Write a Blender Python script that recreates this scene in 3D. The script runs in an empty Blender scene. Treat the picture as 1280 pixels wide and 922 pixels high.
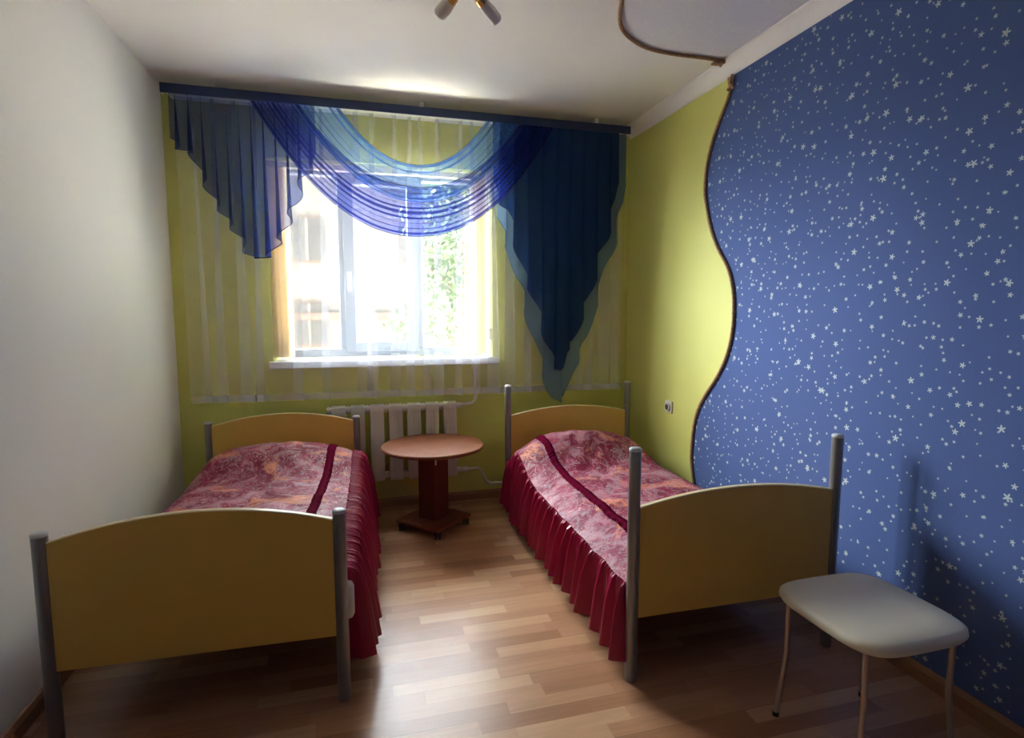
import bpy, bmesh, math, random
from mathutils import Vector, Matrix
PI = math.pi
R = math.radians
rnd = random.Random(7)
SC = bpy.context.scene
COL = SC.collection

# ------------------------------------------------------------------ sizes
D = 4.03       # window wall
XR = 2.035     # right wall
XL = -1.12     # left wall
YF = -1.7      # wall behind the camera
HC = 2.77      # ceiling
CAMH = 1.4

# ------------------------------------------------------------------ node helpers
class NT:
    def __init__(self, name):
        self.m = bpy.data.materials.new(name)
        self.m.use_nodes = True
        self.t = self.m.node_tree
        self.t.nodes.clear()
        self.out = self.t.nodes.new('ShaderNodeOutputMaterial')
    def n(self, typ, ins=None, **props):
        nd = self.t.nodes.new(typ)
        for k, v in props.items():
            setattr(nd, k, v)
        for k, v in (ins or {}).items():
            s = nd.inputs[k]
            if isinstance(v, bpy.types.NodeSocket):
                self.t.links.new(v, s)
            else:
                s.default_value = v
        return nd
    def math(self, op, a, b=0.0, c=0.0):
        return self.n('ShaderNodeMath', {0: a, 1: b, 2: c}, operation=op).outputs[0]
    def mix(self, f, a, b, blend='MIX'):
        nd = self.n('ShaderNodeMix', {0: f, 6: a, 7: b}, data_type='RGBA', blend_type=blend)
        return nd.outputs[2]
    def ramp(self, f, stops):
        nd = self.n('ShaderNodeValToRGB', {0: f})
        e = nd.color_ramp.elements
        while len(e) < len(stops):
            e.new(0.5)
        for el, (p, c) in zip(e, stops):
            el.position = p
            el.color = c
        return nd.outputs[0]
    def noise(self, vec, scale, detail=3, rough=.5, dist=0.0, dims='3D'):
        return self.n('ShaderNodeTexNoise', {'Vector': vec, 'Scale': scale, 'Detail': detail, 'Roughness': rough,
                                             'Distortion': dist}, noise_dimensions=dims)
    def obj(self):
        return self.n('ShaderNodeTexCoord').outputs['Object']
    def bump(self, h, strength=.2, dist=.01):
        return self.n('ShaderNodeBump', {'Height': h, 'Strength': strength, 'Distance': dist}).outputs[0]
    def bsdf(self, col, rough=.5, normal=None, **kw):
        nd = self.n('ShaderNodeBsdfPrincipled', {'Base Color': col, 'Roughness': rough})
        for k, v in kw.items():
            k = k.replace('_', ' ')
            if isinstance(v, bpy.types.NodeSocket):
                self.t.links.new(v, nd.inputs[k])
            else:
                nd.inputs[k].default_value = v
        if normal is not None:
            self.t.links.new(normal, nd.inputs['Normal'])
        self.done(nd.outputs[0])
        return nd
    def done(self, sh):
        self.t.links.new(sh, self.out.inputs['Surface'])
        return self.m

def c4(r, g, b):
    return (r, g, b, 1)

def plain(name, col, rough=.5, vary=.06, scale=6, bump=0.0, bscale=80, **kw):
    t = NT(name)
    o = t.obj()
    f = t.noise(o, scale, 4).outputs[0]
    k = t.math('MULTIPLY_ADD', f, vary * 2, 1 - vary)
    cc = t.mix(1.0, c4(*col), k, 'MULTIPLY')
    nrm = None
    if bump:
        nrm = t.bump(t.noise(o, bscale, 4).outputs[0], bump, .004)
    t.bsdf(cc, rough, nrm, **kw)
    return t.m

def fabric_sheer(name, col, opacity, tint=(1, 1, 1), trans=.6, weave=.12):
    """thin woven voile: light passes between the threads, the threads scatter it both ways"""
    t = NT(name)
    o = t.obj()
    f = t.noise(o, 60, 3).outputs[0]
    k = t.math('MULTIPLY_ADD', f, weave * 2, opacity - weave)
    tr = t.n('ShaderNodeBsdfTransparent', {'Color': c4(*tint)}).outputs[0]
    di = t.n('ShaderNodeBsdfDiffuse', {'Color': c4(*col)}).outputs[0]
    tl = t.n('ShaderNodeBsdfTranslucent', {'Color': c4(*col)}).outputs[0]
    th = t.n('ShaderNodeMixShader', {0: trans, 1: di, 2: tl}).outputs[0]
    return t.done(t.n('ShaderNodeMixShader', {0: k, 1: tr, 2: th}).outputs[0])

# ------------------------------------------------------------------ materials
M = {}
M['ceiling'] = plain('ceiling_white', (.88, .86, .825), .8, .03, 2.5, .15, 150)
M['wall_yellow'] = plain('wall_lime', (.66, .66, .18), .62, .04, 3, .25, 180)
M['wall_white'] = plain('wall_white', (.82, .81, .78), .7, .03, 3, .2, 160)
M['white_trim'] = plain('white_trim', (.90, .88, .85), .5, .03)
M['skirting'] = plain('skirting_brown', (.30, .15, .075), .4, .2, 12)
M['pvc'] = plain('white_pvc', (.84, .85, .88), .3, .02)
M['frame'] = plain('window_frame_plastic', (.34, .36, .40), .4, .02)  # white plastic, its colour darkened to offset the backlight glow
M['radiator'] = plain('radiator_enamel', (.68, .66, .61), .35, .05, 10)
M['steel'] = plain('grey_paint_metal', (.27, .27, .28), .36, .05, 8, Metallic=.55)
M['cap'] = plain('grey_plastic_cap', (.60, .62, .64), .4, .03)
M['ochre'] = plain('ochre_laminate', (.66, .42, .085), .34, .05, 5)
M['edge'] = plain('pale_edge_band', (.78, .64, .38), .4, .04)
M['dark_board'] = plain('dark_board', (.13, .075, .04), .6)
M['mattress'] = plain('mattress_ticking', (.62, .58, .50), .8, .05)
M['satin'] = plain('burgundy_satin', (.30, .001, .045), .30, .1, 25, Specular_IOR_Level=.5)
M['ruche'] = plain('burgundy_ruche', (.12, .001, .020), .8, .15, 60, .3, 120, Specular_IOR_Level=.02)
M['pelmet'] = plain('navy_pelmet', (.016, .032, .095), .7, .15, 30, .2, 300)
M['hem_navy'] = plain('navy_hem', (.010, .018, .085), .7)
M['hem_teal'] = plain('teal_hem', (.05, .12, .20), .7)
M['voile'] = fabric_sheer('white_voile', (.76, .79, .86), .16, trans=.07, weave=.03)
M['voile_hem'] = fabric_sheer('white_voile_hem', (.80, .83, .90), .30, trans=.07, weave=.03)
M['swag_dark'] = fabric_sheer('royal_voile', (.024, .042, .30), .47, (.72, .75, .94), .5, .02)
M['swag_light'] = fabric_sheer('steel_blue_voile', (.085, .22, .50), .42, (.82, .89, .97), .6, .02)
M['tail_navy'] = fabric_sheer('navy_voile', (.026, .068, .215), .80, (.6, .68, .85), .5, .03)
M['tail_left'] = fabric_sheer('navy_thin_voile', (.022, .050, .23), .58, (.72, .77, .94), .55, .02)
M['lining'] = fabric_sheer('teal_voile', (.17, .29, .46), .74, (.82, .9, 1.0), .5, .03)
M['blind'] = fabric_sheer('beige_blind', (.84, .74, .54), .96, trans=.16, weave=.03)
M['gold'] = plain('brass', (.75, .52, .20), .25, .03, Metallic=1.0)
M['opal'] = plain('opal_glass', (.80, .78, .75), .35, .02)
M['plastic'] = plain('socket_plastic', (.78, .74, .68), .35, .02)
M['dark_hole'] = plain('dark_hole', (.03, .025, .02), .7)
M['black'] = plain('black_plastic', (.012, .012, .012), .4)
M['cream'] = plain('cream_vinyl', (.72, .66, .52), .45, .05)
M['rose_metal'] = plain('pinkish_metal', (.50, .40, .34), .3, .05, Metallic=.6)
M['alu'] = plain('aluminium_strip', (.72, .70, .66), .3, Metallic=.7)
M['facade'] = plain('darkened_facade', (.125, .115, .10), .9, .04, .7)  # real facade is pale; dimmer outdoor light is put into the colour
M['facade_band'] = plain('facade_band', (.10, .065, .05), .9)
M['far_glass'] = plain('far_window_glass', (.045, .042, .042), .4)  # pane colour darkened to stand in for less outdoor light
M['ground'] = plain('yard', (.52, .49, .44), .9, .1, .5)
M['bark'] = plain('bark', (.16, .11, .07), .9, .2, 20)
M['leaf'] = plain('leaf', (.06, .10, .025), .6, .35, 2.5)  # green darkened in colour to offset the strong light outdoors

def rope_mat():
    t = NT('rope_cord')
    f = t.noise(t.obj(), 120, 3).outputs[0]
    t.bsdf(t.ramp(f, [(.3, c4(.24, .12, .05)), (.7, c4(.58, .36, .18))]), .6)
    return t.m
M['rope'] = rope_mat()

def glass_mat():
    t = NT('window_glass')
    tr = t.n('ShaderNodeBsdfTransparent', {'Color': c4(.97, .98, .97)}).outputs[0]
    gl = t.n('ShaderNodeBsdfGlossy', {'Color': c4(1, 1, 1), 'Roughness': .02}).outputs[0]
    return t.done(t.n('ShaderNodeMixShader', {0: .06, 1: tr, 2: gl}).outputs[0])
M['glass'] = glass_mat()

def wood_table(name, ca, cb, rough=.3, spec=.4):
    t = NT(name)
    o = t.obj()
    mp = t.n('ShaderNodeMapping', {'Vector': o, 'Scale': (3, 26, 3)}).outputs[0]
    f = t.noise(mp, 3, 5, .6, .6).outputs[0]
    t.bsdf(t.ramp(f, [(.3, c4(*ca)), (.7, c4(*cb))]), rough, Specular_IOR_Level=spec)
    return t.m
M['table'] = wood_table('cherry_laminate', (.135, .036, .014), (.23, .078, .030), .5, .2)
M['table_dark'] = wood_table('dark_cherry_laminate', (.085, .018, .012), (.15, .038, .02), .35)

def floor_mat():
    t = NT('laminate_floor')
    sp = t.n('ShaderNodeSeparateXYZ', {0: t.obj()})
    x, y = sp.outputs[0], sp.outputs[1]
    ROW = .0655
    rowf = t.math('DIVIDE', y, ROW)
    row = t.math('FLOOR', rowf)
    rr = t.n('ShaderNodeTexWhiteNoise', {'W': row}, noise_dimensions='1D').outputs[0]
    xo = t.math('ADD', t.math('DIVIDE', x, .40), t.math('MULTIPLY', rr, 7.3))
    cell = t.math('FLOOR', xo)
    idv = t.n('ShaderNodeCombineXYZ', {0: cell, 1: row}).outputs[0]
    bn = t.n('ShaderNodeTexWhiteNoise', {'Vector': idv}, noise_dimensions='2D').outputs[0]
    base = t.ramp(bn, [(0, c4(.335, .155, .075)), (.3, c4(.40, .20, .105)), (.7, c4(.47, .255, .14)), (1, c4(.57, .35, .20))])
    gv = t.n('ShaderNodeCombineXYZ', {0: t.math('MULTIPLY', x, 2.2), 1: t.math('MULTIPLY_ADD', y, 34, t.math('MULTIPLY', bn, 50)), 2: bn}).outputs[0]
    g = t.noise(gv, 2.0, 6, .62, .8).outputs[0]
    grain = t.math('MULTIPLY_ADD', g, .55, .73)
    col = t.mix(1.0, base, grain, 'MULTIPLY')
    # joint line every third strip
    pf = t.math('FRACT', t.math('DIVIDE', rowf, 3.0))
    ln = t.math('LESS_THAN', pf, .012)
    col = t.mix(t.math('MULTIPLY', ln, .55), col, c4(.10, .05, .03))
    nr = t.bump(t.math('MULTIPLY', g, 1.0), .06, .002)
    rg = t.math('MULTIPLY_ADD', g, .10, .27)
    t.bsdf(col, rg, nr, Specular_IOR_Level=.5)
    return t.m
M['floor'] = floor_mat()

def stars_mat(name, bg, star, ax, rough, glitter=0.0):
    """wallpaper printed with scattered five-pointed stars, in the plane given by ax"""
    t = NT(name)
    sp = t.n('ShaderNodeSeparateXYZ', {0: t.obj()})
    a, b = sp.outputs[ax[0]], sp.outputs[ax[1]]
    total = None
    for scale, rad, seed, dens in ((22.0, .0048, 3.1, .6), (14.0, .0078, 11.7, .6), (8.0, .0115, 5.3, .7)):
        u = t.math('MULTIPLY_ADD', a, scale, seed)
        v = t.math('MULTIPLY_ADD', b, scale, seed * 2)
        vec = t.n('ShaderNodeCombineXYZ', {0: u, 1: v}).outputs[0]
        vo = t.n('ShaderNodeTexVoronoi', {'Vector': vec, 'Scale': 1.0, 'Randomness': 1.0}, voronoi_dimensions='2D', feature='F1')
        df = t.n('ShaderNodeVectorMath', {0: vec, 1: vo.outputs['Position']}, operation='SUBTRACT').outputs[0]
        ds = t.n('ShaderNodeSeparateXYZ', {0: df})
        cs = t.n('ShaderNodeSeparateColor', {0: vo.outputs['Color']})
        ang = t.math('ARCTAN2', ds.outputs[1], ds.outputs[0])
        ang = t.math('MULTIPLY_ADD', cs.outputs[0], 6.28, ang)
        st = t.math('COSINE', t.math('MULTIPLY', ang, 5.0))
        lim = t.math('MULTIPLY_ADD', st, .36, .72)
        lim = t.math('MULTIPLY', lim, t.math('MULTIPLY_ADD', cs.outputs[1], .5, .75))
        lim = t.math('MULTIPLY', lim, rad * scale)
        lim = t.math('MULTIPLY', lim, t.math('LESS_THAN', cs.outputs[2], dens))
        m = t.math('LESS_THAN', vo.outputs['Distance'], lim)
        total = m if total is None else t.math('MAXIMUM', total, m)
    pv = t.noise(t.obj(), 90, 4).outputs[0]
    bgc = t.mix(t.math('MULTIPLY', pv, .5), c4(*bg), c4(*[min(1, q * 1.25) for q in bg]))
    col = t.mix(total, bgc, c4(*star))
    nr = t.bump(pv, .15, .003)
    nd = t.bsdf(col, rough, nr, Specular_IOR_Level=.2)
    return t.m
M['paper_wall'] = stars_mat('starry_wallpaper', (.075, .118, .285), (.55, .62, .62), (1, 2), .85)
M['paper_ceiling'] = stars_mat('starry_ceiling_paper', (.80, .80, .88), (.92, .92, .93), (0, 1), .45)

def bedspread_mat():
    t = NT('bedspread_print')
    o = t.obj()
    w = t.noise(o, 3.2, 4, .55, .0)
    wv = t.n('ShaderNodeVectorMath', {0: t.n('ShaderNodeVectorMath', {0: w.outputs['Color'], 1: (.5, .5, .5)}, operation='SUBTRACT').outputs[0],
                                      'Scale': .34}, operation='SCALE').outputs[0]
    ov = t.n('ShaderNodeVectorMath', {0: o, 1: wv}, operation='ADD').outputs[0]
    big = t.noise(ov, 6.5, 3, .55, .5).outputs[0]
    col = t.ramp(big, [(.42, c4(.19, .004, .034)), (.50, c4(.26, .014, .055)), (.55, c4(.38, .11, .15)), (.66, c4(.42, .22, .26))])
    # grey-mauve paisley mottling
    mo = t.noise(ov, 24, 5, .65, 1.4).outputs[0]
    col = t.mix(t.math('MULTIPLY', t.ramp(mo, [(.50, c4(0, 0, 0)), (.58, c4(1, 1, 1))]), .75), col, c4(.34, .22, .26))
    dk = t.noise(ov, 40, 5, .7, 1.2).outputs[0]
    col = t.mix(t.math('MULTIPLY', t.ramp(dk, [(.53, c4(0, 0, 0)), (.60, c4(1, 1, 1))]), .65), col, c4(.11, .004, .022))
    # coral blossoms
    orn = t.noise(ov, 5.0, 2, .5, .3, ).outputs[0]
    orf = t.ramp(orn, [(.585, c4(0, 0, 0)), (.63, c4(1, 1, 1))])
    pet = t.ramp(t.noise(ov, 26, 3, .6, .8).outputs[0], [(.42, c4(.2, .2, .2)), (.56, c4(1, 1, 1))])
    col = t.mix(t.math('MULTIPLY', t.math('MULTIPLY', orf, pet), .9), col, c4(.62, .22, .12))
    # pale curling lines
    vo = t.n('ShaderNodeTexVoronoi', {'Vector': ov, 'Scale': 7.5}, feature='F1')
    rings = t.math('SINE', t.math('MULTIPLY', vo.outputs['Distance'], 62))
    rl = t.ramp(rings, [(.80, c4(0, 0, 0)), (.95, c4(1, 1, 1))])
    ms = t.ramp(t.noise(ov, 9, 2).outputs[0], [(.47, c4(0, 0, 0)), (.56, c4(1, 1, 1))])
    col = t.mix(t.math('MULTIPLY', t.math('MULTIPLY', rl, ms), .55), col, c4(.66, .40, .38))
    nr = t.bump(t.noise(o, 45, 4, .6).outputs[0], .35, .006)
    t.bsdf(col, .6, nr, Specular_IOR_Level=.22)
    return t.m
M['spread'] = bedspread_mat()

# ------------------------------------------------------------------ mesh helpers
class MB:
    def __init__(self):
        self.v, self.f, self.mi = [], [], []
        self.cur = 0
    def add(self, vs, fs):
        o = len(self.v)
        self.v += [tuple(p) for p in vs]
        for q in fs:
            self.f.append(tuple(i + o for i in q))
            self.mi.append(self.cur)
        return self
    def box(self, x0, y0, z0, x1, y1, z1):
        vs = [(x, y, z) for z in (z0, z1) for y in (y0, y1) for x in (x0, x1)]
        return self.add(vs, [(0, 2, 3, 1), (4, 5, 7, 6), (0, 1, 5, 4), (2, 6, 7, 3), (0, 4, 6, 2), (1, 3, 7, 5)])
    def bbox(self, x0, y0, z0, x1, y1, z1, b=.004):
        """box with bevelled vertical and horizontal edges"""
        bm = bmesh.new()
        bmesh.ops.create_cube(bm, size=1)
        for v in bm.verts:
            v.co = Vector(((x0 + x1) / 2 + v.co.x * (x1 - x0), (y0 + y1) / 2 + v.co.y * (y1 - y0), (z0 + z1) / 2 + v.co.z * (z1 - z0)))
        bmesh.ops.bevel(bm, geom=bm.edges[:], offset=b, segments=2, affect='EDGES', profile=.5)
        bm.verts.index_update()
        self.add([v.co[:] for v in bm.verts], [[v.index for v in f.verts] for f in bm.faces])
        bm.free()
        return self
    def tube(self, pts, r, seg=10, caps=True):
        pts = [Vector(p) for p in pts]
        n = len(pts)
        rs = r if isinstance(r, (list, tuple)) else [r] * n
        tn = []
        for i in range(n):
            d = pts[min(i + 1, n - 1)] - pts[max(i - 1, 0)]
            tn.append(d.normalized() if d.length > 1e-9 else Vector((0, 0, 1)))
        a = Vector((0, 0, 1)) if abs(tn[0].z) < .9 else Vector((1, 0, 0))
        u = tn[0].cross(a).normalized()
        vs, fs = [], []
        for i in range(n):
            if i:
                u = (u - tn[i] * u.dot(tn[i]))
                u.normalize()
            w = tn[i].cross(u)
            for k in range(seg):
                t = 2 * PI * k / seg
                vs.append(pts[i] + (u * math.cos(t) + w * math.sin(t)) * rs[i])
        for i in range(n - 1):
            for k in range(seg):
                k2 = (k + 1) % seg
                fs.append((i * seg + k, i * seg + k2, (i + 1) * seg + k2, (i + 1) * seg + k))
        if caps:
            fs.append(tuple(range(seg))[::-1])
            fs.append(tuple((n - 1) * seg + k for k in range(seg)))
        return self.add(vs, fs)
    def lathe(self, prof, seg=24, c=(0, 0, 0)):
        vs, fs = [], []
        for r, z in prof:
            for k in range(seg):
                t = 2 * PI * k / seg
                vs.append((c[0] + r * math.cos(t), c[1] + r * math.sin(t), c[2] + z))
        for i in range(len(prof) - 1):
            for k in range(seg):
                k2 = (k + 1) % seg
                fs.append((i * seg + k, i * seg + k2, (i + 1) * seg + k2, (i + 1) * seg + k))
        fs.append(tuple(range(seg))[::-1])
        fs.append(tuple((len(prof) - 1) * seg + k for k in range(seg)))
        return self.add(vs, fs)
    def grid(self, fn, nu, nv):
        vs = [fn(i / nu, j / nv) for j in range(nv + 1) for i in range(nu + 1)]
        fs = [(j * (nu + 1) + i, j * (nu + 1) + i + 1, (j + 1) * (nu + 1) + i + 1, (j + 1) * (nu + 1) + i) for j in range(nv) for i in range(nu)]
        return self.add(vs, fs)
    def prism(self, poly, axis, a, b):
        """extrude a 2-D outline along an axis (0,1,2) from a to b"""
        def put(p, h):
            return [(h, p[0], p[1]), (p[0], h, p[1]), (p[0], p[1], h)][axis]
        n = len(poly)
        vs = [put(p, a) for p in poly] + [put(p, b) for p in poly]
        fs = [tuple(range(n))[::-1], tuple(range(n, 2 * n))]
        fs += [(i, (i + 1) % n, n + (i + 1) % n, n + i) for i in range(n)]
        return self.add(vs, fs)
    def ball(self, c, r, sx=1, sy=1, sz=1, sub=2):
        bm = bmesh.new()
        bmesh.ops.create_icosphere(bm, subdivisions=sub, radius=r)
        bm.verts.index_update()
        self.add([(c[0] + v.co.x * sx, c[1] + v.co.y * sy, c[2] + v.co.z * sz) for v in bm.verts], [[v.index for v in f.verts] for f in bm.faces])
        bm.free()
        return self
    def build(self, name, mat, parent=None, smooth=None, fix=True):
        me = bpy.data.meshes.new(name)
        me.from_pydata(self.v, [], self.f)
        mats = mat if isinstance(mat, list) else [mat]
        for m in mats:
            me.materials.append(m)
        if len(mats) > 1:
            me.polygons.foreach_set('material_index', self.mi)
        if fix:
            bm = bmesh.new()
            bm.from_mesh(me)
            bmesh.ops.recalc_face_normals(bm, faces=bm.faces[:])
            bm.to_mesh(me)
            bm.free()
        if smooth is not None:
            me.polygons.foreach_set('use_smooth', [True] * len(me.polygons))
            if smooth < 180:
                me.set_sharp_from_angle(angle=R(smooth))
        me.update()
        o = bpy.data.objects.new(name, me)
        COL.objects.link(o)
        if parent is not None:
            o.parent = parent
        return o

def tag(o, label=None, cat=None, group=None, kind=None):
    if label: o['label'] = label
    if cat: o['category'] = cat
    if group: o['group'] = group
    if kind: o['kind'] = kind
    return o

def thing(name, label, cat, loc=(0, 0, 0), rz=0.0, group=None):
    o = bpy.data.objects.new(name, None)
    COL.objects.link(o)
    o.location = loc
    o.rotation_euler = (0, 0, rz)
    return tag(o, label, cat, group)

def struct(o, label=None, cat=None):
    return tag(o, label, cat, kind='structure')

def lerp_poly(pts, x):
    """piecewise-linear z(x) through sorted points, ends clamped"""
    if x <= pts[0][0]: return pts[0][1]
    for (xa, za), (xb, zb) in zip(pts, pts[1:]):
        if x <= xb:
            return za + (zb - za) * (x - xa) / max(xb - xa, 1e-9)
    return pts[-1][1]

def smooth_pts(pts, n=8):
    """Catmull-Rom through the points"""
    P = [Vector(p) for p in pts]
    P = [P[0] * 2 - P[1]] + P + [P[-1] * 2 - P[-2]]
    out = []
    for i in range(1, len(P) - 2):
        a, b, c, d = P[i - 1:i + 3]
        for k in range(n):
            t = k / n
            out.append(.5 * ((2 * b) + (c - a) * t + (2 * a - 5 * b + 4 * c - d) * t * t + (3 * b - a - 3 * c + d) * t ** 3))
    out.append(P[-2])
    return out

# ================================================================== SETTING
WX0, WX1, WZ0, WZ1 = -.545, .955, 1.06, 2.385     # window opening
WT = .36                                            # outer wall thickness

def build_room():
    b = MB()
    b.box(XL - .2, D, -.1, WX0, D + WT, HC + .2)
    b.box(WX1, D, -.1, XR + .2, D + WT, HC + .2)
    b.box(WX0, D, -.1, WX1, D + WT, WZ0 - .045)
    b.box(WX0, D, WZ1, WX1, D + WT, HC + .2)
    struct(b.build('wall_back', M['wall_yellow']), 'lime yellow plaster wall around the window', 'wall')
    wr = MB().box(XR, YF - .2, -.1, XR + .2, D, HC + .2).build('wall_right', M['wall_yellow'])
    struct(wr, 'lime yellow wall on the right half covered in starry wallpaper', 'wall')
    struct(MB().box(XL - .2, YF - .2, -.1, XL, D, HC + .2).build('wall_left', M['wall_white']), 'plain white wall along the left bed', 'wall')
    struct(MB().box(XL, YF - .2, -.1, XR, YF, HC + .2).build('wall_front', M['wall_white']), 'plain wall opposite the window', 'wall')
    struct(MB().box(XL, YF, -.1, XR, D, 0).build('floor', M['floor']), 'light brown laminate floor of short strips', 'floor')
    ce = MB().box(XL, YF, HC, XR, D, HC + .2).build('ceiling', M['ceiling'])
    struct(ce, 'white ceiling with a bluish starry patch', 'ceiling')
    # wallpaper on the wall
    wave = [(2.80, 2.765), (2.81, 2.689), (2.834, 2.589), (2.918, 2.473), (2.979, 2.371), (3.026, 2.235), (3.034, 2.105), (3.013, 2.022),
            (2.957, 1.871), (2.881, 1.75), (2.795, 1.648), (2.741, 1.536), (2.723, 1.427), (2.726, 1.294), (2.764, 1.153), (2.846, 1.019),
            (2.958, .889), (3.031, .783), (3.07, .659), (3.085, .506), (3.073, .405), (3.03, .28), (2.95, .12), (2.91, .0)]
    wv = smooth_pts([(y, z, 0) for y, z in wave], 6)
    b = MB()
    vs, fs = [], []
    for p in wv:
        for x in (XR - .0025, XR - .0001):
            vs += [(x, p.x, max(p.y, .002)), (x, YF + .001, max(p.y, .002))]
    n = len(wv)
    for i in range(n - 1):
        a, c = i * 4, (i + 1) * 4
        fs += [(a, a + 1, c + 1, c), (a + 2, c + 2, c + 3, a + 3), (a, c, c + 2, a + 2), (a + 1, a + 3, c + 3, c + 1)]
    fs += [(0, 2, 3, 1), ((n - 1) * 4, (n - 1) * 4 + 1, (n - 1) * 4 + 3, (n - 1) * 4 + 2)]
    b.add(vs, fs)
    tag(b.build('starry_wallpaper', M['paper_wall'], wr), 'blue wallpaper printed with small silver stars')
    # paper patch on the ceiling
    cw = [(2.034, 2.845), (1.975, 2.83), (1.848, 2.82), (1.656, 2.823), (1.501, 2.799), (1.375, 2.734), (1.281, 2.651), (1.22, 2.552),
          (1.166, 2.425), (1.10, 2.25), (1.07, 2.0), (1.12, 1.75), (1.24, 1.5), (1.36, 1.25), (1.42, .95), (1.40, .6), (1.30, .3), (1.18, 0),
          (1.12, -.4), (1.16, -.8), (1.26, -1.2), (1.28, -1.69)]
    cp = smooth_pts([(x, y, 0) for x, y in cw], 6)
    poly = [(p.x, p.y) for p in cp]
    vs, fs = [], []
    for p in cp:
        for z in (HC - .0025, HC - .0001):
            vs += [(min(p.x, XR - .001), p.y, z), (XR - .001, p.y, z)]
    n = len(cp)
    for i in range(n - 1):
        a, c = i * 4, (i + 1) * 4
        fs += [(a, a + 1, c + 1, c), (a + 2, c + 2, c + 3, a + 3), (a, c, c + 2, a + 2), (a + 1, a + 3, c + 3, c + 1)]
    tag(MB().add(vs, fs).build('starry_ceiling_paper', M['paper_ceiling'], ce), 'greyish blue glittering paper patch')
    # crown moulding of the right wall, and skirting
    prof = [(XR, HC), (XR - .062, HC), (XR - .060, HC - .012), (XR - .046, HC - .020), (XR - .030, HC - .040), (XR - .018, HC - .062),
            (XR - .014, HC - .074), (XR - .006, HC - .080), (XR, HC - .084)]
    struct(MB().prism(prof, 1, YF, D - .001).build('trim_1', M['white_trim'], smooth=35), 'white crown moulding above the right wall', 'moulding')
    bp = [(D, 0), (D - .016, 0), (D - .016, .045), (D - .008, .062), (D, .066)]
    struct(MB().prism(bp, 0, XL, XR).build('baseboard_back', M['skirting']), 'brown skirting board under the radiator', 'baseboard')
    bp = [(XR, 0), (XR - .016, 0), (XR - .016, .045), (XR - .008, .062), (XR, .066)]
    struct(MB().prism(bp, 1, YF, D - .017).build('baseboard_right', M['skirting']), 'brown skirting board along the right wall', 'baseboard')
    bp = [(XL, 0), (XL + .016, 0), (XL + .016, .045), (XL + .008, .062), (XL, .066)]
    struct(MB().prism(bp, 1, YF, D - .017).build('baseboard_left', M['skirting']), 'brown skirting board along the left wall', 'baseboard')
    # ropes
    def rope(path, name, label, knot_at, kn):
        P = smooth_pts(path, 14)
        # resample evenly
        L = [0]
        for a, c in zip(P, P[1:]): L.append(L[-1] + (c - a).length)
        N = int(L[-1] / .0045)
        Q, j = [], 0
        for i in range(N + 1):
            s = L[-1] * i / N
            while j < len(L) - 2 and L[j + 1] < s: j += 1
            Q.append(P[j].lerp(P[j + 1], (s - L[j]) / max(L[j + 1] - L[j], 1e-9)))
        b = MB()
        for st in range(3):
            pts = []
            for i, q in enumerate(Q):
                t = (Q[min(i + 1, N)] - Q[max(i - 1, 0)]).normalized()
                u = t.cross(kn).normalized()
                ph = i * .0045 / .034 * 2 * PI + st * 2 * PI / 3
                pts.append(q + (u * math.cos(ph) + kn * math.sin(ph)) * .0047)
            b.tube(pts, .0052, 6)
        r = b.build(name, M['rope'], smooth=60)
        tag(r, label, 'rope')
        k = MB()
        kp = Vector(knot_at)
        # overhand knot with two short frayed ends
        u = Vector((0, 1, 0)) if abs(kn.y) < .5 else Vector((1, 0, 0))
        w = kn.cross(u)
        loop = []
        for i in range(41):
            a = 2 * PI * i / 40
            loop.append(kp + u * (.011 * math.sin(a) + .012 * math.sin(2 * a)) + w * (.012 * math.cos(a) - .014 * math.cos(2 * a)) + kn * (.007 * -math.sin(3 * a)))
        k.tube(loop, .0075, 8)
        for s in (-.4, .5):
            k.tube([kp + kn * .004, kp + w * -.02 + u * s * .012 + kn * .008, kp + w * -.045 + u * s * .025 + kn * .004], [.007, .006, .007], 8)
        k.build('knot', M['rope'], r, smooth=60)
    kn = Vector((-1, 0, 0))
    rope([(XR - .011, y, z) for y, z in wave[1:-1]], 'rope_edging', 'brown twisted rope edging the starry blue wallpaper on the wall', (XR - .018, 2.815, 2.63), kn)
    kn = Vector((0, 0, -1))
    rope([(min(x, XR - .075), y, HC - .011) for x, y in cw], 'rope_edging', 'brown twisted rope edging the starry patch on the ceiling', (1.955, 2.83, HC - .022), kn)

build_room()

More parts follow.
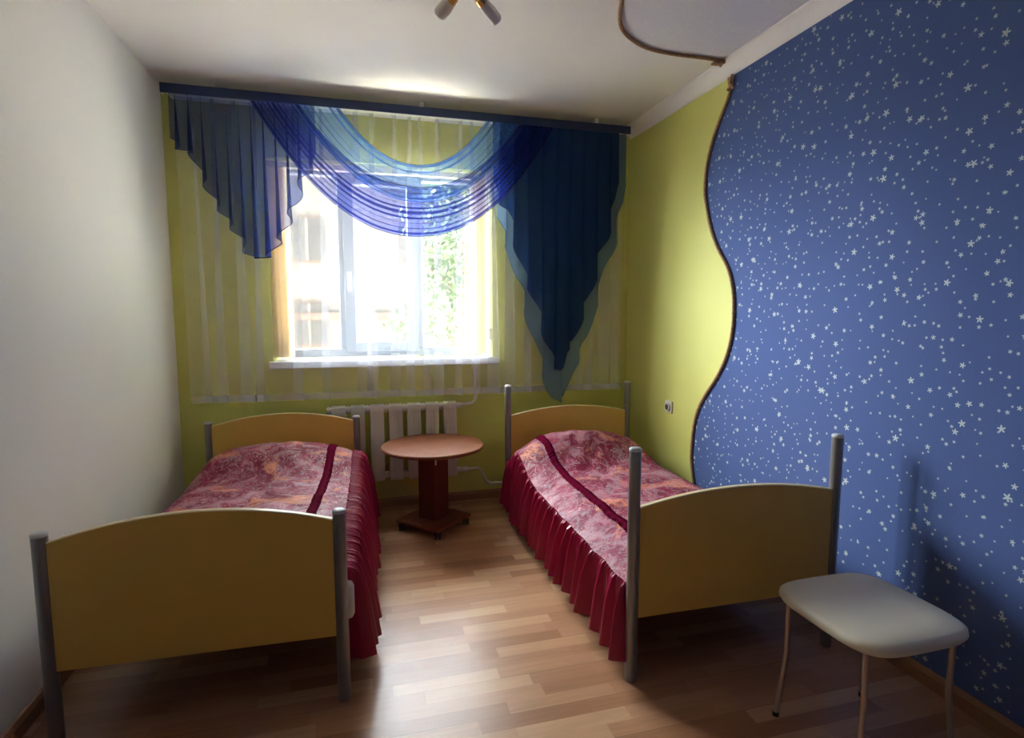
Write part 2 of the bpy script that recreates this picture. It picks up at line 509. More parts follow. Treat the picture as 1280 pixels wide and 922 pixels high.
# ------------------------------------------------------------------ window
def build_window():
    w = thing('window_1', 'white three part plastic window behind the sheer curtain', 'window', (0, D, 0))
    w['kind'] = 'structure'
    ya, yb = .155, .225
    bot, top = 1.075, WZ1
    f = MB()
    f.bbox(WX0, ya, bot, WX0 + .075, yb, top)
    f.bbox(WX1 - .075, ya, bot, WX1, yb, top)
    f.bbox(WX0 + .075, ya, bot, WX1 - .075, yb, bot + .055)
    f.bbox(WX0 + .075, ya, top - .06, WX1 - .075, yb, top)
    m1, m2 = -.115, .395
    f.bbox(m1, ya, bot + .055, m1 + .075, yb, top - .06)
    f.bbox(m2, ya, bot + .055, m2 + .075, yb, top - .06)
    f.build('frame', M['frame'], w)
    s = MB()
    x0, x1, z0, z1 = m1 + .035, m2 + .04, bot + .030, top - .04
    t = .072
    s.bbox(x0, ya - .022, z0, x0 + t, yb - .005, z1)
    s.bbox(x1 - t, ya - .022, z0, x1, yb - .005, z1)
    s.bbox(x0 + t, ya - .022, z0, x1 - t, yb - .005, z0 + t)
    s.bbox(x0 + t, ya - .022, z1 - t, x1 - t, yb - .005, z1)
    so = s.build('sash', M['frame'], w)
    MB().box(x0 + t, .185, z0 + t, x1 - t, .195, z1 - t).build('pane', M['glass'], so)
    h = MB()
    h.bbox(x0 + .022, ya - .034, 1.60, x0 + .05, ya - .022, 1.67)
    h.tube([(x0 + .036, ya - .034, 1.655), (x0 + .036, ya - .062, 1.655), (x0 + .036, ya - .064, 1.64), (x0 + .036, ya - .064, 1.54)], .009, 8)
    h.build('handle', M['pvc'], so, smooth=50)
    MB().box(WX0 + .075, .185, bot + .055, m1, .195, top - .06).build('pane', M['glass'], w)
    MB().box(m2 + .075, .185, bot + .055, WX1 - .075, .195, top - .06).build('pane', M['glass'], w)
    sl = MB()
    sl.bbox(WX0 - .02, -.05, WZ0 - .044, WX1 + .035, .0, WZ0 + .004, .006)
    sl.box(WX0, 0, WZ0 - .044, WX1, ya + .02, WZ0 + .004)
    sl.build('window_sill', M['pvc'], w)
build_window()

def build_blind():
    t = thing('vertical_blind', 'beige vertical blind drawn open in the window recess behind the sheer curtain', 'blind', (0, D + .065, 0))
    MB().bbox(WX0 + .003, -.025, WZ1 - .05, WX1 - .003, .025, WZ1 - .012).build('headrail', M['blind'], t)
    def slat(x, ang, wd=.085):
        b = MB()
        ca, sa = math.cos(ang), math.sin(ang)
        def fn(u, v):
            q = (u - .5) * wd
            bow = .006 * (1 - (2 * u - 1) ** 2)
            return (x + q * ca - bow * sa, q * sa + bow * ca, 1.085 + (WZ1 - .05 - 1.085) * v)
        b.grid(fn, 6, 1)
        o = b.build('slat', M['blind'], t, smooth=180, fix=False)
    for i in range(9):
        slat(WX0 + .016 + i * .0125, R(78 + rnd.uniform(-4, 4)))
    for i in range(4):
        slat(WX1 - .042 - i * .026, R(20 + rnd.uniform(-4, 4)), .07)
    c = MB()
    c.bbox(WX1 - .022, -.055, 1.19, WX1 - .004, -.028, 1.27, .003)
    c.tube([(WX1 - .013, -.04, 1.27), (WX1 - .013, -.03, WZ1 - .03)], .0015, 5)
    c.build('cord_weight', M['blind'], t)
build_blind()

# ------------------------------------------------------------------ curtains
ZR0, ZR1 = 2.652, 2.706
RX0, RX1 = -1.06, 1.92
def build_rail():
    t = thing('curtain_rail', 'long navy fabric covered curtain pelmet under the ceiling above the window', 'curtain rail', (0, 0, 0))
    MB().bbox(RX0, 3.803, ZR0, RX1, 3.814, ZR1, .003).build('pelmet_band', M['pelmet'], t)
    b = MB()
    b.bbox(RX0, 3.815, ZR1 - .018, RX1, D - .002, ZR1 - .002, .003)  # added depth back to the wall blocks window light from the ceiling
    b.box(RX0, 3.815, ZR0 + .002, RX0 + .004, 3.86, ZR1 - .019)
    b.box(RX1 - .004, 3.815, ZR0 + .002, RX1, 3.86, ZR1 - .019)
    for x in (-.8, .45, 1.7):
        b.box(x - .012, 3.90, ZR1 - .004, x + .012, 3.95, HC)
    b.build('track', M['white_trim'], t)
build_rail()

def build_sheer():
    """white voile: real pleats, each fold a doubled-back strip of cloth"""
    r = random.Random(21)
    xs0, xs1 = RX0 + .03, 1.955
    # list of (x, y) breakpoints at top with drift downwards
    keys = []
    x = xs0
    folds = []
    px_folds = [-.93, -.83, -.70, -.60, -.37, -.20, .03, .11, .26, .36, .45, .55, .70, .80, .93, 1.06, 1.20, 1.33, 1.46, 1.58, 1.70, 1.80, 1.88]
    for fx in px_folds:
        folds.append((fx, r.uniform(.03, .065), r.uniform(-.035, .035), r.uniform(.010, .022)))
    def row(v):        # v = 0 top, 1 bottom
        pts = [(xs0, 0.0)]
        for fx, w, dr, dp in folds:
            c = fx + dr * (v - .45)
            ww = w * (.5 + .9 * v)
            pts += [(c - ww * .6, .004), (c + ww * .30, -dp * .6), (c + ww * .5, -dp), (c + ww * .42, -dp * .2), (c, .001), (c - ww * .42, dp * .35), (c - ww * .5, dp * .8),
                    (c - ww * .2, dp), (c + ww * .7, dp * .5)]
        pts.append((xs1, 0.0))
        return pts
    ztop, zb = ZR1 - .022, .800
    NV = 14
    rows = []
    for j in range(NV + 1):
        v = j / NV
        pr = row(v)
        sm = smooth_pts([(p[0], p[1], 0) for p in pr], 3)
        rows.append([(p.x, 3.948 + p.y, ztop + (zb + .012 * (xs1 - p.x) / 3 - ztop) * v) for p in sm])
    vs = [p for rw in rows for p in rw]
    n = len(rows[0])
    fs = [(j * n + i, j * n + i + 1, (j + 1) * n + i + 1, (j + 1) * n + i) for j in range(NV) for i in range(n - 1)]
    o = MB().add(vs, fs).build('sheer_curtain', M['voile'], smooth=180, fix=False)
    tag(o, 'long white see-through voile curtain across the whole window wall', 'curtain')
    last = rows[-1]
    vs = [(p[0], p[1] - .0015, p[2] + dz) for dz in (.045, 0) for p in last]
    fs = [(i, i + 1, n + i + 1, n + i) for i in range(n - 1)]
    MB().add(vs, fs).build('hem', M['voile_hem'], o, smooth=180, fix=False)
build_sheer()

def swag(name, label, mat, hem_mat, li, lo, ri, ro, zi, zo, N, yb, seed, amp=1.0, pw=2.15):
    r = random.Random(seed)
    ph = [r.uniform(-.5, .5) for _ in range(N + 2)]
    am = [r.choice((r.uniform(1.3, 2.1), r.uniform(2.0, 4.0))) * amp for _ in range(N + 2)]
    S = N * 22
    def vmap(s):
        k = min(int(s * N), N - 1)
        f = s * N - k
        a = am[k] * (1 - f) + am[k + 1] * f
        return s + a * math.sin(2 * PI * f) / (2 * PI * N) * 1.0, math.cos(2 * PI * f), a
    zt = ZR1 - .024
    def fn(u, s):
        v, dpt, a = vmap(s)
        g = 1 - abs(2 * u - 1) ** pw
        # folds fade in and wander along the cloth
        wob = .012 * math.sin(u * 5 + s * 9 + seed) * g
        vv = min(max(v, -.03), 1.03)
        xl = li + (lo - li) * vv
        xr_ = ri + (ro - ri) * vv
        zbot = zi + (zo - zi) * (vv + wob * (1 - abs(2 * vv - 1)))
        x = xl + (xr_ - xl) * u
        z = zt + (zbot - zt) * g
        y = yb - .045 * g * math.sin(PI * min(max(.15 + .7 * s, 0), 1)) - (.009 * g + .003) * math.sin(2 * PI * ((s * N) % 1.0) - .5)
        return (x, y, z)
    b = MB().grid(fn, 56, S)
    o = b.build(name, mat, smooth=180, fix=False)
    tag(o, label, 'swag')
    hb = MB()
    for s in (0.0, 1.0):
        hb.tube([fn(i / 56, s) for i in range(57)], .0022, 6)
    hb.build('hem', hem_mat, o, smooth=180)
    return o
swag('curtain_swag', 'dark royal blue sheer swag hanging lowest across the window', M['swag_dark'], M['hem_navy'],
     -.33, -.60, 1.11, 1.36, 2.20, 1.885, 10, 3.822, 3)
swag('curtain_swag', 'lighter steel blue sheer swag draped above the darker swag', M['swag_light'], M['hem_teal'],
     -.085, -.35, .885, 1.15, 2.345, 2.11, 7, 3.838, 9)

def tail(name, label, mat, hem_mat, hem, yb, pleats, depth, seed, over=1.15, xtop=None, lean=0.0):
    """cascade with real box folds; hem = outline of its lower edge (x, z), left to right"""
    r = random.Random(seed)
    x0, x1 = hem[0][0], hem[-1][0]
    N = pleats
    am = [r.uniform(.8, 1.25) * over for _ in range(N + 2)]
    S = N * 16
    zt = ZR1 - .024
    def xm(s):
        k = min(int(s * N), N - 1)
        f = s * N - k
        a = am[k] * (1 - f) + am[k + 1] * f
        return min(max(s + a * math.sin(2 * PI * f) / (2 * PI * N), 0), 1), math.cos(2 * PI * f)
    def fn(s, v):
        q, dpt = xm(s)
        qs = s + (q - s) * (.45 + .55 * v)
        x = x0 + (x1 - x0) * qs
        zb = lerp_poly(hem, x0 + (x1 - x0) * (s + (q - s) * .12))
        z = zt + (zb - zt) * v
        return (x + lean * v * (1 - qs), yb - depth * dpt * (.35 + .65 * v), z)
    o = MB().grid(fn, S, 26).build(name, mat, smooth=180, fix=False)
    tag(o, label, 'curtain')
    MB().tube([fn(i / S, 1.0) for i in range(S + 1)], .0024, 6).build('hem', hem_mat, o, smooth=180)
    return o

tail('curtain_tail', 'dark navy pleated curtain tail tapering to a point beside the right wall', M['tail_navy'], M['hem_navy'],
     [(0.924, 2.291), (0.957, 2.169), (1.026, 2.097), (1.072, 1.973), (1.089, 1.864), (1.148, 1.671), (1.208, 1.531), (1.269, 1.361), (1.318, 1.188), (1.362, 1.07), (1.381, 0.982),
      (1.444, 0.968), (1.461, 1.098), (1.535, 1.185), (1.577, 1.331), (1.638, 1.477), (1.68, 1.623), (1.716, 1.768), (1.771, 1.914), (1.819, 2.059), (1.848, 2.203), (1.863, 2.34)],
     3.882, 9, .020, 4, 1.7)
tail('curtain_tail', 'pale teal sheer curtain tail showing around the navy tail as its lining', M['lining'], M['hem_teal'],
     [(0.96, 2.05), (0.987, 1.974), (1.068, 1.811), (1.098, 1.644), (1.157, 1.475), (1.218, 1.274), (1.262, 1.099), (1.33, 0.921), (1.375, 0.759), (1.419, 0.721), (1.489, 0.766),
      (1.537, 0.963), (1.593, 1.063), (1.655, 1.211), (1.697, 1.419), (1.759, 1.537), (1.794, 1.743), (1.855, 1.92), (1.897, 2.067), (1.935, 2.214), (1.94, 2.33)],
     3.914, 7, .005, 8, 1.5)
tail('curtain_tail', 'short see-through blue curtain tail above the head of the left bed', M['tail_left'], M['hem_navy'],
     [(-1.04, 2.42), (-1.0, 2.36), (-.927, 2.344), (-.889, 2.23), (-.843, 2.116), (-.79, 2.014), (-.749, 1.953), (-.707, 1.882), (-.673, 1.825), (-.650, 1.760), (-.620, 1.735), (-.577, 1.725),
      (-.525, 1.738), (-.495, 1.785), (-.449, 1.867), (-.430, 1.905), (-.404, 1.955), (-.380, 2.025), (-.350, 2.08), (-.330, 2.143), (-.312, 2.217), (-.274, 2.269), (-.234, 2.306), (-.222, 2.40)],
     3.885, 12, .009, 12, 2.6)

# ------------------------------------------------------------------ radiator
def build_radiator():
    t = thing('radiator', 'white cast iron sectional radiator with pipes below the window', 'radiator', (0, 3.945, 0))
    xs = [-.138 + i * .1258 for i in range(7)]
    proto = None
    for i, x in enumerate(xs):
        if proto is None:
            b = MB()
            for k in range(5):
                fx = (k - 2) * .0185
                pts = [(fx, -.035, .225), (fx, -.042, .25), (fx, -.042, .72), (fx, -.035, .75), (fx, 0, .762), (fx, .03, .75), (fx, .03, .225)]
                prof = [(p[1], p[2]) for p in pts]
                b.prism(prof, 0, fx - .0075, fx + .0075)
            b.bbox(-.044, -.03, .232, .044, .026, .748, .006)
            proto = b.build('section', M['radiator'], t)
            o = proto
        else:
            o = proto.copy()
            COL.objects.link(o)
            o.parent = t
        o.location = (x, 0, 0)
    for z in (.728, .258):
        h = MB()
        h.tube([(-.215, 0, z), (-.20, 0, z), (.66, 0, z)], [.018, .023, .023], 14)
        for x in xs:
            h.tube([(x - .07, 0, z), (x - .055, 0, z)], .028, 14)
        h.tube([(.65, 0, z), (.70, 0, z)], .021, 8)
        h.build('header_pipe', M['radiator'], t, smooth=40)
    p = smooth_pts([(.69, 0, .735), (.74, .005, .735), (.79, .03, .738), (.815, .045, .765), (.82, .055, .82), (.82, .06, 1.0)], 6)
    MB().tube(p, .011, 10).build('supply_pipe', M['radiator'], t, smooth=60)
    p = smooth_pts([(.69, 0, .255), (.78, 0, .257), (.83, .01, .25), (.865, .02, .20), (.885, .02, .155), (.92, .02, .132), (1.0, .02, .128), (1.7, .02, .125), (2.02, .02, .125)], 6)
    MB().tube(p, .011, 10).build('supply_pipe', M['radiator'], t, smooth=60)
    v = MB().tube([(.71, 0, .257), (.74, 0, .257)], .024, 8).build('valve', M['radiator'], t, smooth=30)
build_radiator()

# ------------------------------------------------------------------ socket
s = thing('wall_socket', 'small white electrical socket on the yellow wall above the right bed', 'socket', (XR, 3.373, .751))
MB().bbox(-.012, -.041, -.041, 0, .041, .041, .004).build('cover_plate', M['plastic'], s)
b = MB()
ring = [(-.013 - .006 * math.sin(PI * k / 6), 0) for k in range(7)]
b.tube([(-.010, 0, 0), (-.024, 0, 0)], .029, 24)
b.build('socket_ring', M['plastic'], s, smooth=40)
b = MB()
b.tube([(-.0235, 0, 0), (-.0250, 0, 0)], .020, 20)
b.build('socket_recess', M['dark_hole'], s, smooth=40)

# ------------------------------------------------------------------ table
def build_table():
    t = thing('round_table', 'round brown wooden table on a square castor base between the beds', 'table', (.446, 3.545, 0))
    b = MB()
    b.lathe([(.302, .528), (.318, .530), (.324, .536), (.324, .546), (.319, .551), (.312, .552)], 72)
    b.build('table_top', M['table'], t, smooth=30)
    def sq(h, z0, z1, bev, name, mat):
        bb = MB().bbox(-h, -h, z0, h, h, z1, bev)
        o = bb.build(name, mat, t)
        o.rotation_euler = (0, 0, R(45 - 2))
        return o
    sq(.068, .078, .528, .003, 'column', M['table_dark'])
    sq(.172, .055, .078, .006, 'base_board', M['table'])
    st = MB().box(-.004, -.004, .44, .004, .004, .525).build('corner_strip', M['alu'], t)
    st.location = (.0033, -.0945, 0)
    tag(st, 'shiny metal strip on the column corner')
    for k in range(4):
        a = R(45 - 2 + 45 + 90 * k)
        c = MB()
        x, y = .205 * math.cos(a), .205 * math.sin(a)
        c.tube([(x, y, .035), (x, y, .056)], .014, 12)
        c.bbox(x - .022, y - .014, .024, x + .022, y + .014, .046, .004)
        c.tube([(x - .018, y, .020), (x - .006, y, .020)], .020, 16)
        c.tube([(x + .006, y, .020), (x + .018, y, .020)], .020, 16)
        c.tube([(x - .018, y, .02), (x + .018, y, .02)], .006, 8)
        c.build('castor', M['black'], t, smooth=40)
build_table()

# ------------------------------------------------------------------ beds
def post(parent, x, y, h, r=.0225):
    b = MB()
    b.lathe([(r - .002, 0), (r, .003), (r, h - .012)], 24, (x, y, 0))
    o = b.build('post', M['steel'], parent, smooth=40)
    MB().lathe([(r, h - .012), (r + .001, h - .010), (r + .0008, h - .004), (r * .8, h + .001), (r * .4, h + .0025)], 24, (x, y, 0)).build('post_cap', M['cap'], o, smooth=50)

def panel(parent, name, w, y, z0, zend, rise, th=.022):
    n = 28
    arch = [(-w / 2 + w * i / n, zend + rise * (1 - (2 * i / n - 1) ** 2)) for i in range(n + 1)]
    poly = [(w / 2, z0), (-w / 2, z0)][::-1] + [(x, z - .003) for x, z in arch][::-1]
    o = MB().prism(poly, 1, y - th / 2, y + th / 2).build(name, M['ochre'], parent)
    b = MB()
    vs, fs = [], []
    for x, z in arch:
        vs += [(x, y - th / 2 - .001, z - .004), (x, y - th / 2 + .002, z), (x, y + th / 2 - .002, z), (x, y + th / 2 + .001, z - .004)]
    for i in range(n):
        for k in range(3):
            a = i * 4 + k
            fs.append((a, a + 1, a + 5, a + 4))
        fs.append((i * 4 + 3, i * 4, i * 4 + 4, i * 4 + 7))
    fs += [(0, 1, 2, 3), (n * 4, n * 4 + 3, n * 4 + 2, n * 4 + 1)]
    b.add(vs, fs).build('edge_band', M['edge'], o, smooth=40)

def build_bed(label, loc, rz, hfoot, hhead, zend, risef, riseh, zslat, group, length=1.90):
    t = thing('bed', label, 'bed', loc, rz, group)
    W, L = .90, length
    for x in (-W / 2, W / 2):
        post(t, x, 0, hfoot)
        post(t, x, L, hhead)
    panel(t, 'footboard', W - .042, 0, .25, zend, risef)
    panel(t, 'headboard', W - .042, L, .25, zend, riseh)
    for x in (-W / 2 + .012, W / 2 - .012):
        MB().bbox(x - .011, .03, .22, x + .011, L - .03, .31, .002).build('side_rail', M['dark_board'], t)
    b = MB()
    for i in range(13):
        y = .10 + i * .14
        b.bbox(-W / 2 + .024, y - .035, .275, W / 2 - .024, y + .035, .292, .002)
    b.build('slat_base', M['dark_board'], t)
    return t

build_bed('yellow panelled single bed with tall grey posts against the right wall', (1.419, 1.825, 0), R(-.7), .902, .89, .678, .048, .052, .39, None)
build_bed('yellow panelled single bed with short grey posts to the left of the round table', (-.53, 2.02, 0), R(-1.8), .709, .705, .678, .066, .064, .44, None, 1.84)

def build_mattress(label, loc, rz, z0, z1, x0=-.425, x1=.425):
    b = MB()
    b.bbox(x0, .03, z0, x1, 1.80, z1, .03)
    o = b.build('mattress', M['mattress'], smooth=40)
    o.location = loc
    o.rotation_euler = (0, 0, rz)
    tag(o, label, 'mattress')
    return o
lm = build_mattress('pale mattress peeping out beside the foot post of the left bed', (-.53, 2.02, 0), R(-1.8), .292, .43, -.425, .447)
MB().bbox(.425, .033, .275, .491, .085, .415, .02).build('cover_corner', M['mattress'], lm, smooth=60)
build_mattress('mattress under the red bedspread on the bed by the right wall', (1.419, 1.825, 0), R(-.7), .292, .40, -.33, .42)

def build_spread(label, loc, rz, side, ztop, zseam, lip, flare, pill, seed, ribo, y0=.035, y1=1.86, zskirt=.085, xin=.455):
    """bedspread: printed top, ruched ribbon, gathered skirt on the aisle side (side = -1 left, +1 right)"""
    r = random.Random(seed)
    t = thing('bedspread', label, 'bedspread', loc, rz)
    xs, xw = xin, .44        # aisle seam / wall edge distances from centre
    def height(q, y):
        """q: 0 at aisle seam, 1 at wall edge"""
        yp = y1 - .26
        hump = math.exp(-((y - yp) / .20) ** 2) if y < yp else math.exp(-((y - yp) / .17) ** 4)
        prof = max(0.0, math.sin(PI * min(max(q * .92 + .07, 0), 1))) ** .55
        z = ztop + pill * hump * prof
        e = min(q, .32) / .32
        z -= (ztop - zseam) * (1 - e) ** 2.2 * (1 - .5 * hump)
        e2 = min(1 - q, .14) / .14
        z -= .055 * (1 - e2) ** 2
        z += .0035 * math.sin(9 * q + 3 * math.sin(5 * y + seed)) * math.sin(13 * y + 4 * q) + .003 * math.sin(31 * y + 6 * math.sin(7 * q))
        return z
    def top(q, y):
        x = side * xs + (-side * xw - side * xs) * q
        return Vector((x, y, height(q, y)))
    NU, NV = 60, 120
    b = MB().grid(lambda u, v: top(u, y0 + (y1 - y0) * v), NU, NV)
    # wall-side and head/foot turn-downs
    b.grid(lambda u, v: top(1, y0 + (y1 - y0) * u) + Vector((-side * (.012 * v), 0, -.20 * v)), NV, 3)
    b.grid(lambda u, v: top(u, y1) + Vector((0, .008 * v, -.14 * v)), NU, 3)
    b.grid(lambda u, v: top(u, y0) + Vector((0, -.006 * v, -.12 * v)), NU, 3)
    b.build('printed_top', M['spread'], t, smooth=180)
    # ribbon: gathered strip with ruffled edges
    def rib(u, v):
        y = y0 + (y1 - .02 - y0) * v
        q = ribo(y) + (u - .5) * .052
        p = top(q, y)
        p.z += .004 + .006 * math.sin(PI * u) + .0025 * math.sin(2 * PI * y / .016) * (.4 + abs(2 * u - 1))
        p.x += .002 * math.sin(2 * PI * y / .022)
        return p
    MB().grid(rib, 6, 560).build('ruched_ribbon', M['ruche'], t, smooth=180)
    # skirt, gathered at the seam, hanging in deep folds and turning the head corner
    Ls = y1 - y0
    path_n = 30
    P = []
    WF = .09
    s_total = WF + Ls + .16
    widths = []
    NP = 23
    for i in range(NP): widths.append(r.uniform(.65, 1.4))
    tw = sum(widths)
    edges = [0]
    for w in widths: edges.append(edges[-1] + w / tw)
    dep = [r.uniform(.55, 1.25) for _ in range(NP + 1)]
    def fold(s):
        for i in range(NP):
            if s <= edges[i + 1]:
                f = (s - edges[i]) / (edges[i + 1] - edges[i])
                c = math.cos(2 * PI * f)
                sh = 1 - 2 * abs(math.sin(PI * f)) ** .8 if False else (1.6 * math.exp(-((min(f, 1 - f)) / .15) ** 2) - .6)
                return sh * (dep[i] * (1 - f) + dep[i + 1] * f), f, i
        return 1.0, 1, NP - 1
    ys = y0 if lip < .03 else y0 + .055
    def skirt(u, v):
        s = u * s_total - WF
        if s < 0:       # the foot end turns in towards the post
            a = -s / WF
            base = top(0, ys)
            ang = a * PI / 2
            out = Vector((side * math.cos(ang), -(.45 if lip < .03 else .04) * math.sin(ang), 0))
        elif s <= Ls:
            y = ys + s * (y1 - ys) / Ls
            base = top(0, y)
            out = Vector((side, 0, 0))
        else:           # round the corner onto the head end
            a = (s - Ls) / .16
            base = top(0.0 + .16 * a, y1)
            ang = min(a * 1.6, 1.0) * PI / 2
            out = Vector((side * math.cos(ang), (1 if lip < .03 else .2) * math.sin(ang), 0))
            base.z -= .02 * a
        fd, ff, fi = fold(u)
        if s < 0: fd *= 1 + s / WF * .7
        zb = zskirt + .008 * math.sin(u * 40) + .006 * fd
        k = min(v / .16, 1.0)
        # first the gathered heading rolls over the lip, then the cloth falls
        ro = lip * math.sin(k * PI / 2)
        dz = -.035 * (1 - math.cos(k * PI / 2)) if lip > .03 else -.02 * k
        d = max(0.0, (v - .16) / .84)
        z = base.z + dz - (base.z + dz - zb) * d if d > 0 else base.z + dz
        amp = .006 + .023 * min(v / .45, 1) + .016 * d
        o = ro + flare * d ** .9 + amp * fd
        # fine gathers near the heading
        o += .0045 * math.sin(2 * PI * s / .019 + 2 * math.sin(s * 23)) * max(0, 1 - v / .42)
        zz = z + (.005 * math.sin(2 * PI * s / .019 + 2 * math.sin(s * 23)) * max(0, 1 - v / .3) if lip > .03 else 0)
        y_shift = .010 * math.sin(2 * PI * ff) * d - (.03 if lip < .03 else .012) * d * math.exp(-max(s, 0) / .10)
        return (base.x + out.x * o, base.y + out.y * o + (y_shift if s <= Ls else 0), zz)
    MB().grid(skirt, 900, 30).build('gathered_skirt', M['satin'], t, smooth=180, fix=False)
    return t

build_spread('burgundy floral bedspread with gathered skirt on the bed by the right wall', (1.419, 1.825, 0), R(-.7), -1, .44, .365, .012, .028, .165, 5,
             lambda y: .20 - .02 * math.exp(-((y - 1.65) / .25) ** 2), zskirt=.075)
build_spread('burgundy floral bedspread with gathered skirt on the bed with the shorter posts', (-.53, 2.02, 0), R(-1.8), 1, .475, .455, .075, .035, .135, 9,
             lambda y: .17 - .05 * min(max((y - .7) / 1.1, 0), 1), xin=.43, zskirt=.095, y1=1.80)

# ------------------------------------------------------------------ stool
def build_stool():
    t = thing('stool', 'cream topped stool with thin bent metal legs in front of the right footboard', 'stool', (1.555, 1.36, 0))
    n, h = 40, .213
    prof = []
    for k in range(n):
        a = 2 * PI * k / n
        c, s_ = math.cos(a), math.sin(a)
        e = .45
        prof.append((h * math.copysign(abs(c) ** e, c), h * math.copysign(abs(s_) ** e, s_)))
    vs, fs = [], []
    lv = [(.90, .425), (.97, .428), (1.0, .440), (.99, .455), (.93, .464), (.6, .468)]
    for sc, z in lv:
        vs += [(x * sc, y * sc, z) for x, y in prof]
    for i in range(len(lv) - 1):
        fs += [(i * n + k, i * n + (k + 1) % n, (i + 1) * n + (k + 1) % n, (i + 1) * n + k) for k in range(n)]
    fs += [tuple(range(n))[::-1], tuple((len(lv) - 1) * n + k for k in range(n))]
    MB().add(vs, fs).build('seat', M['cream'], t, smooth=50)
    for sx in (-1, 1):
        for sy in (-1, 1):
            b = MB()
            b.tube([(sx * .165, sy * .150, .425), (sx * .166, sy * .151, .40), (sx * .164, sy * .152, .23), (sx * .166, sy * .153, .215), (sx * .187, sy * .163, .008), (sx * .188, sy * .163, .0)], .009, 12)
            l = b.build('leg', M['rose_metal'], t, smooth=50)
            MB().tube([(sx * .187, sy * .163, .0), (sx * .1865, sy * .163, .014)], .011, 12).build('leg_tip', M['black'], l, smooth=50)
build_stool()

# ------------------------------------------------------------------ ceiling lamp
def build_lamp():
    C = Vector((.43, 2.02, 0))
    t = thing('ceiling_lamp', 'brass ceiling lamp with downturned white tube shades', 'ceiling lamp', C)
    MB().lathe([(.02, HC - .034), (.055, HC - .030), (.062, HC - .012), (.060, HC)], 28).build('ceiling_rose', M['gold'], t, smooth=40)
    MB().lathe([(.008, HC - .16), (.020, HC - .155), (.024, HC - .14), (.012, HC - .12), (.009, HC - .03)], 20).build('stem', M['gold'], t, smooth=40)
    zc = HC - .145
    for tip, base in (((.337, 2.317, 2.54), (.383, 2.25, 2.575)), ((.567, 2.297, 2.54), (.485, 2.232, 2.575)), ((.70, 1.90, 2.54), None), ((.43, 1.70, 2.54), None), ((.16, 1.90, 2.54), None)):
        tp = Vector(tip) - C
        if base is None:
            d = Vector((tp.x, tp.y, 0)).normalized()
            bs = tp - d * .085 + Vector((0, 0, .035))
        else:
            bs = Vector(base) - C
        d = (tp - bs).normalized()
        bs2 = bs - d * .012
        # curved arm from stem to socket
        arm = smooth_pts([(0, 0, zc), (bs2.x * .35, bs2.y * .35, zc + .02), (bs2.x * .75, bs2.y * .75, zc + .022), tuple(bs2)], 6)
        a = MB().tube(arm, .006, 8).build('arm', M['gold'], t, smooth=60)
        MB().tube([bs2 - d * .004, bs2, bs2 + d * .028], [.013, .018, .021], 16).build('shade_cap', M['gold'], a, smooth=40)
        L = (tp - bs).length
        pts = [bs + d * q for q in (0.012, L * .5, L - .012, L - .004, L)]
        MB().tube(pts, [.021, .0265, .0265, .023, .014], 20).build('shade', M['opal'], a, smooth=50)
build_lamp()

# ------------------------------------------------------------------ outdoors
def build_outside():
    GZ = -3.4
    struct(MB().box(-30, D + WT + .4, GZ - .2, 40, 60, GZ).build('ground_outside', M['ground']), 'yard below the window', 'ground')
    t = thing('apartment_building', 'pale apartment building with darkened facade seen through the window', 'building', (0, 16, GZ))
    MB().box(-6, 0, 0, 3.2, 9, 8.7).build('facade', M['facade'], t)
    MB().box(-6, -.12, 4.55, 3.2, 0, 4.75).build('ledge', M['facade_band'], t)
    for zz in (3.9, 6.12):
        for xx in (-4.0, -1.65, 1.2):
            w = MB()
            x0, x1, z0, z1 = xx, xx + .86, zz, zz + 1.1
            f = w.box(x0 - .06, -.05, z0 - .06, x1 + .06, .02, z1 + .06).build('window_frame', M['facade_band'], t)
            MB().box(x0, -.07, z0, x1, -.02, z1).build('window_pane', M['far_glass'], f)
            MB().box(x0 + .40, -.09, z0, x0 + .46, -.06, z1).build('window_bar', M['facade'], f)
    # tree
    tr = thing('tree', 'leafy green tree standing outside the right part of the window', 'tree', (2.0, 11, GZ))
    b = MB()
    b.tube([(0, 0, 0), (.05, 0, 1.2), (-.05, .1, 2.6), (.0, .1, 4.2), (.1, .1, 6.0)], [.20, .16, .13, .09, .03], 10)
    r = random.Random(5)
    for i in range(16):
        z = 2.2 + i * .24
        a = i * 2.4
        b.tube([(0, .05, z), (.5 * math.cos(a), .5 * math.sin(a), z + .35), (1.0 * math.cos(a), 1.0 * math.sin(a), z + .55)], [.05, .03, .01], 6)
    b.build('trunk', M['bark'], tr, smooth=60)
    lf = MB()
    for i in range(5200):
        z = r.uniform(2.3, 7.6)
        rad = 1.55 * math.sqrt(max(.05, 1 - ((z - 4.6) / 3.2) ** 2)) * (.75 + .25 * math.sin(z * 3.1))
        rr = rad * math.sqrt(r.uniform(.08, 1))
        a = r.uniform(0, 2 * PI)
        c = Vector((rr * math.cos(a), rr * math.sin(a), z))
        u = Vector((r.uniform(-1, 1), r.uniform(-1, 1), r.uniform(-1, 1))).normalized()
        w = u.cross(Vector((r.uniform(-1, 1), r.uniform(-1, 1), r.uniform(-.3, 1)))).normalized()
        l, h = r.uniform(.06, .12), r.uniform(.035, .06)
        lf.add([c - u * l, c + w * h, c + u * l, c - w * h], [(0, 1, 2, 3)])
    lf.build('foliage', M['leaf'], tr, fix=False)
build_outside()

# ------------------------------------------------------------------ light
W = bpy.data.worlds.new('daylight')
SC.world = W
W.use_nodes = True
nt = W.node_tree
nt.nodes.clear()
wo = nt.nodes.new('ShaderNodeOutputWorld')
bg = nt.nodes.new('ShaderNodeBackground')
bg.inputs[0].default_value = (.86, .93, 1.0, 1)
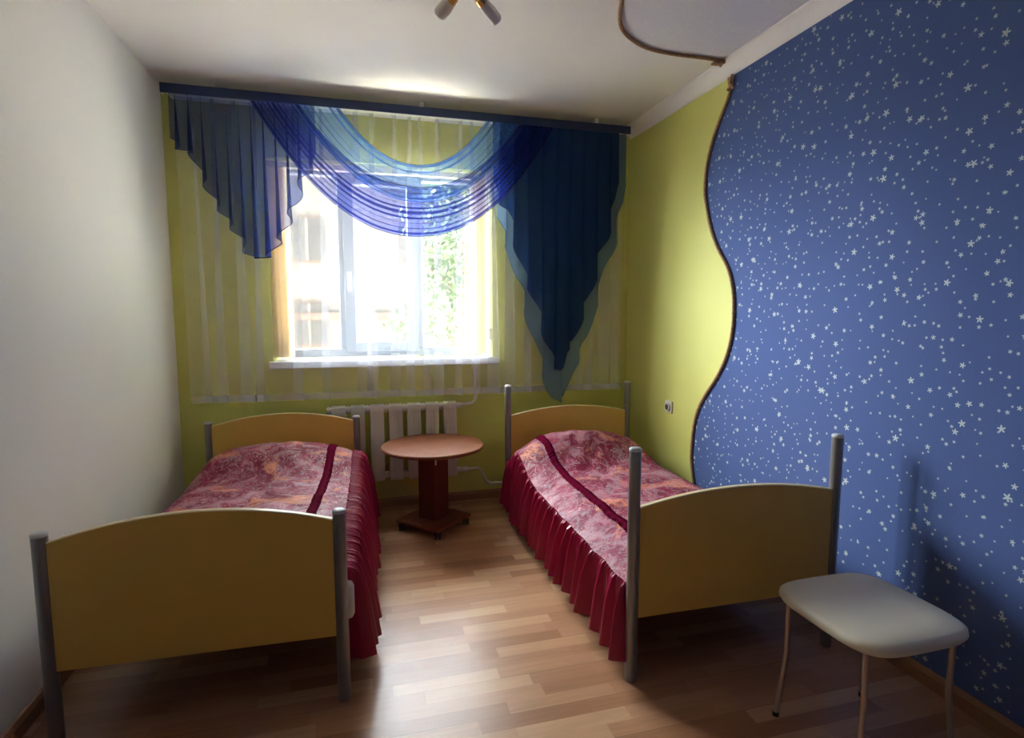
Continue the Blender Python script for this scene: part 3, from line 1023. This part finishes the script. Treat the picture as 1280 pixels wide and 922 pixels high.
# hazy sky, brightest to the left beyond the opposite building
tc = nt.nodes.new('ShaderNodeTexCoord')
dt = nt.nodes.new('ShaderNodeVectorMath')
dt.operation = 'DOT_PRODUCT'
nt.links.new(tc.outputs['Generated'], dt.inputs[0])
dt.inputs[1].default_value = Vector((-.74, .60, .30)).normalized()
def wm(op, a, b):
    n = nt.nodes.new('ShaderNodeMath')
    n.operation = op
    for i, v in enumerate((a, b)):
        if isinstance(v, float): n.inputs[i].default_value = v
        else: nt.links.new(v, n.inputs[i])
    return n.outputs[0]
k = wm('POWER', wm('MULTIPLY', wm('ADD', dt.outputs['Value'], 1.0), .5), 6.0)
nt.links.new(wm('ADD', wm('MULTIPLY', k, 40.0), 1.2), bg.inputs[1])
nt.links.new(bg.outputs[0], wo.inputs[0])

def lamp(name, typ, loc, rot, energy, **kw):
    d = bpy.data.lights.new(name, typ)
    d.energy = energy
    for k, v in kw.items():
        setattr(d, k, v)
    o = bpy.data.objects.new(name, d)
    o.location = loc
    o.rotation_euler = rot
    COL.objects.link(o)
    return o
lamp('sun', 'SUN', (0, 0, 20), (R(48), 0, R(90)), 58.0, angle=R(1), color=(1, .95, .86))
po = lamp('window_portal', 'AREA', ((WX0 + WX1) / 2, D + WT + .02, (WZ0 + WZ1) / 2), (R(-90), 0, 0), 1.0, shape='RECTANGLE', size=WX1 - WX0, size_y=WZ1 - WZ0)
po.data.cycles.is_portal = True

# ------------------------------------------------------------------ camera
cd = bpy.data.cameras.new('camera')
cam = bpy.data.objects.new('camera', cd)
COL.objects.link(cam)
cam.location = (0, 0, CAMH)
cam.rotation_euler = (R(90 - 5.9), 0, R(-15.3))
cd.sensor_width = 36
cd.lens = 705 / 1280 * 36
cd.clip_start = .02
SC.camera = cam
SC.view_settings.view_transform = 'Standard'
SC.view_settings.look = 'None'
SC.view_settings.gamma = 1
SC.view_settings.use_curve_mapping = False
SC.view_settings.exposure = 1.55
SC.cycles.transparent_max_bounces = 48
SC.cycles.max_bounces = 14
SC.cycles.diffuse_bounces = 8
SC.cycles.use_denoising = True
SC.cycles.use_adaptive_sampling = False
SC.cycles.sample_clamp_indirect = 8
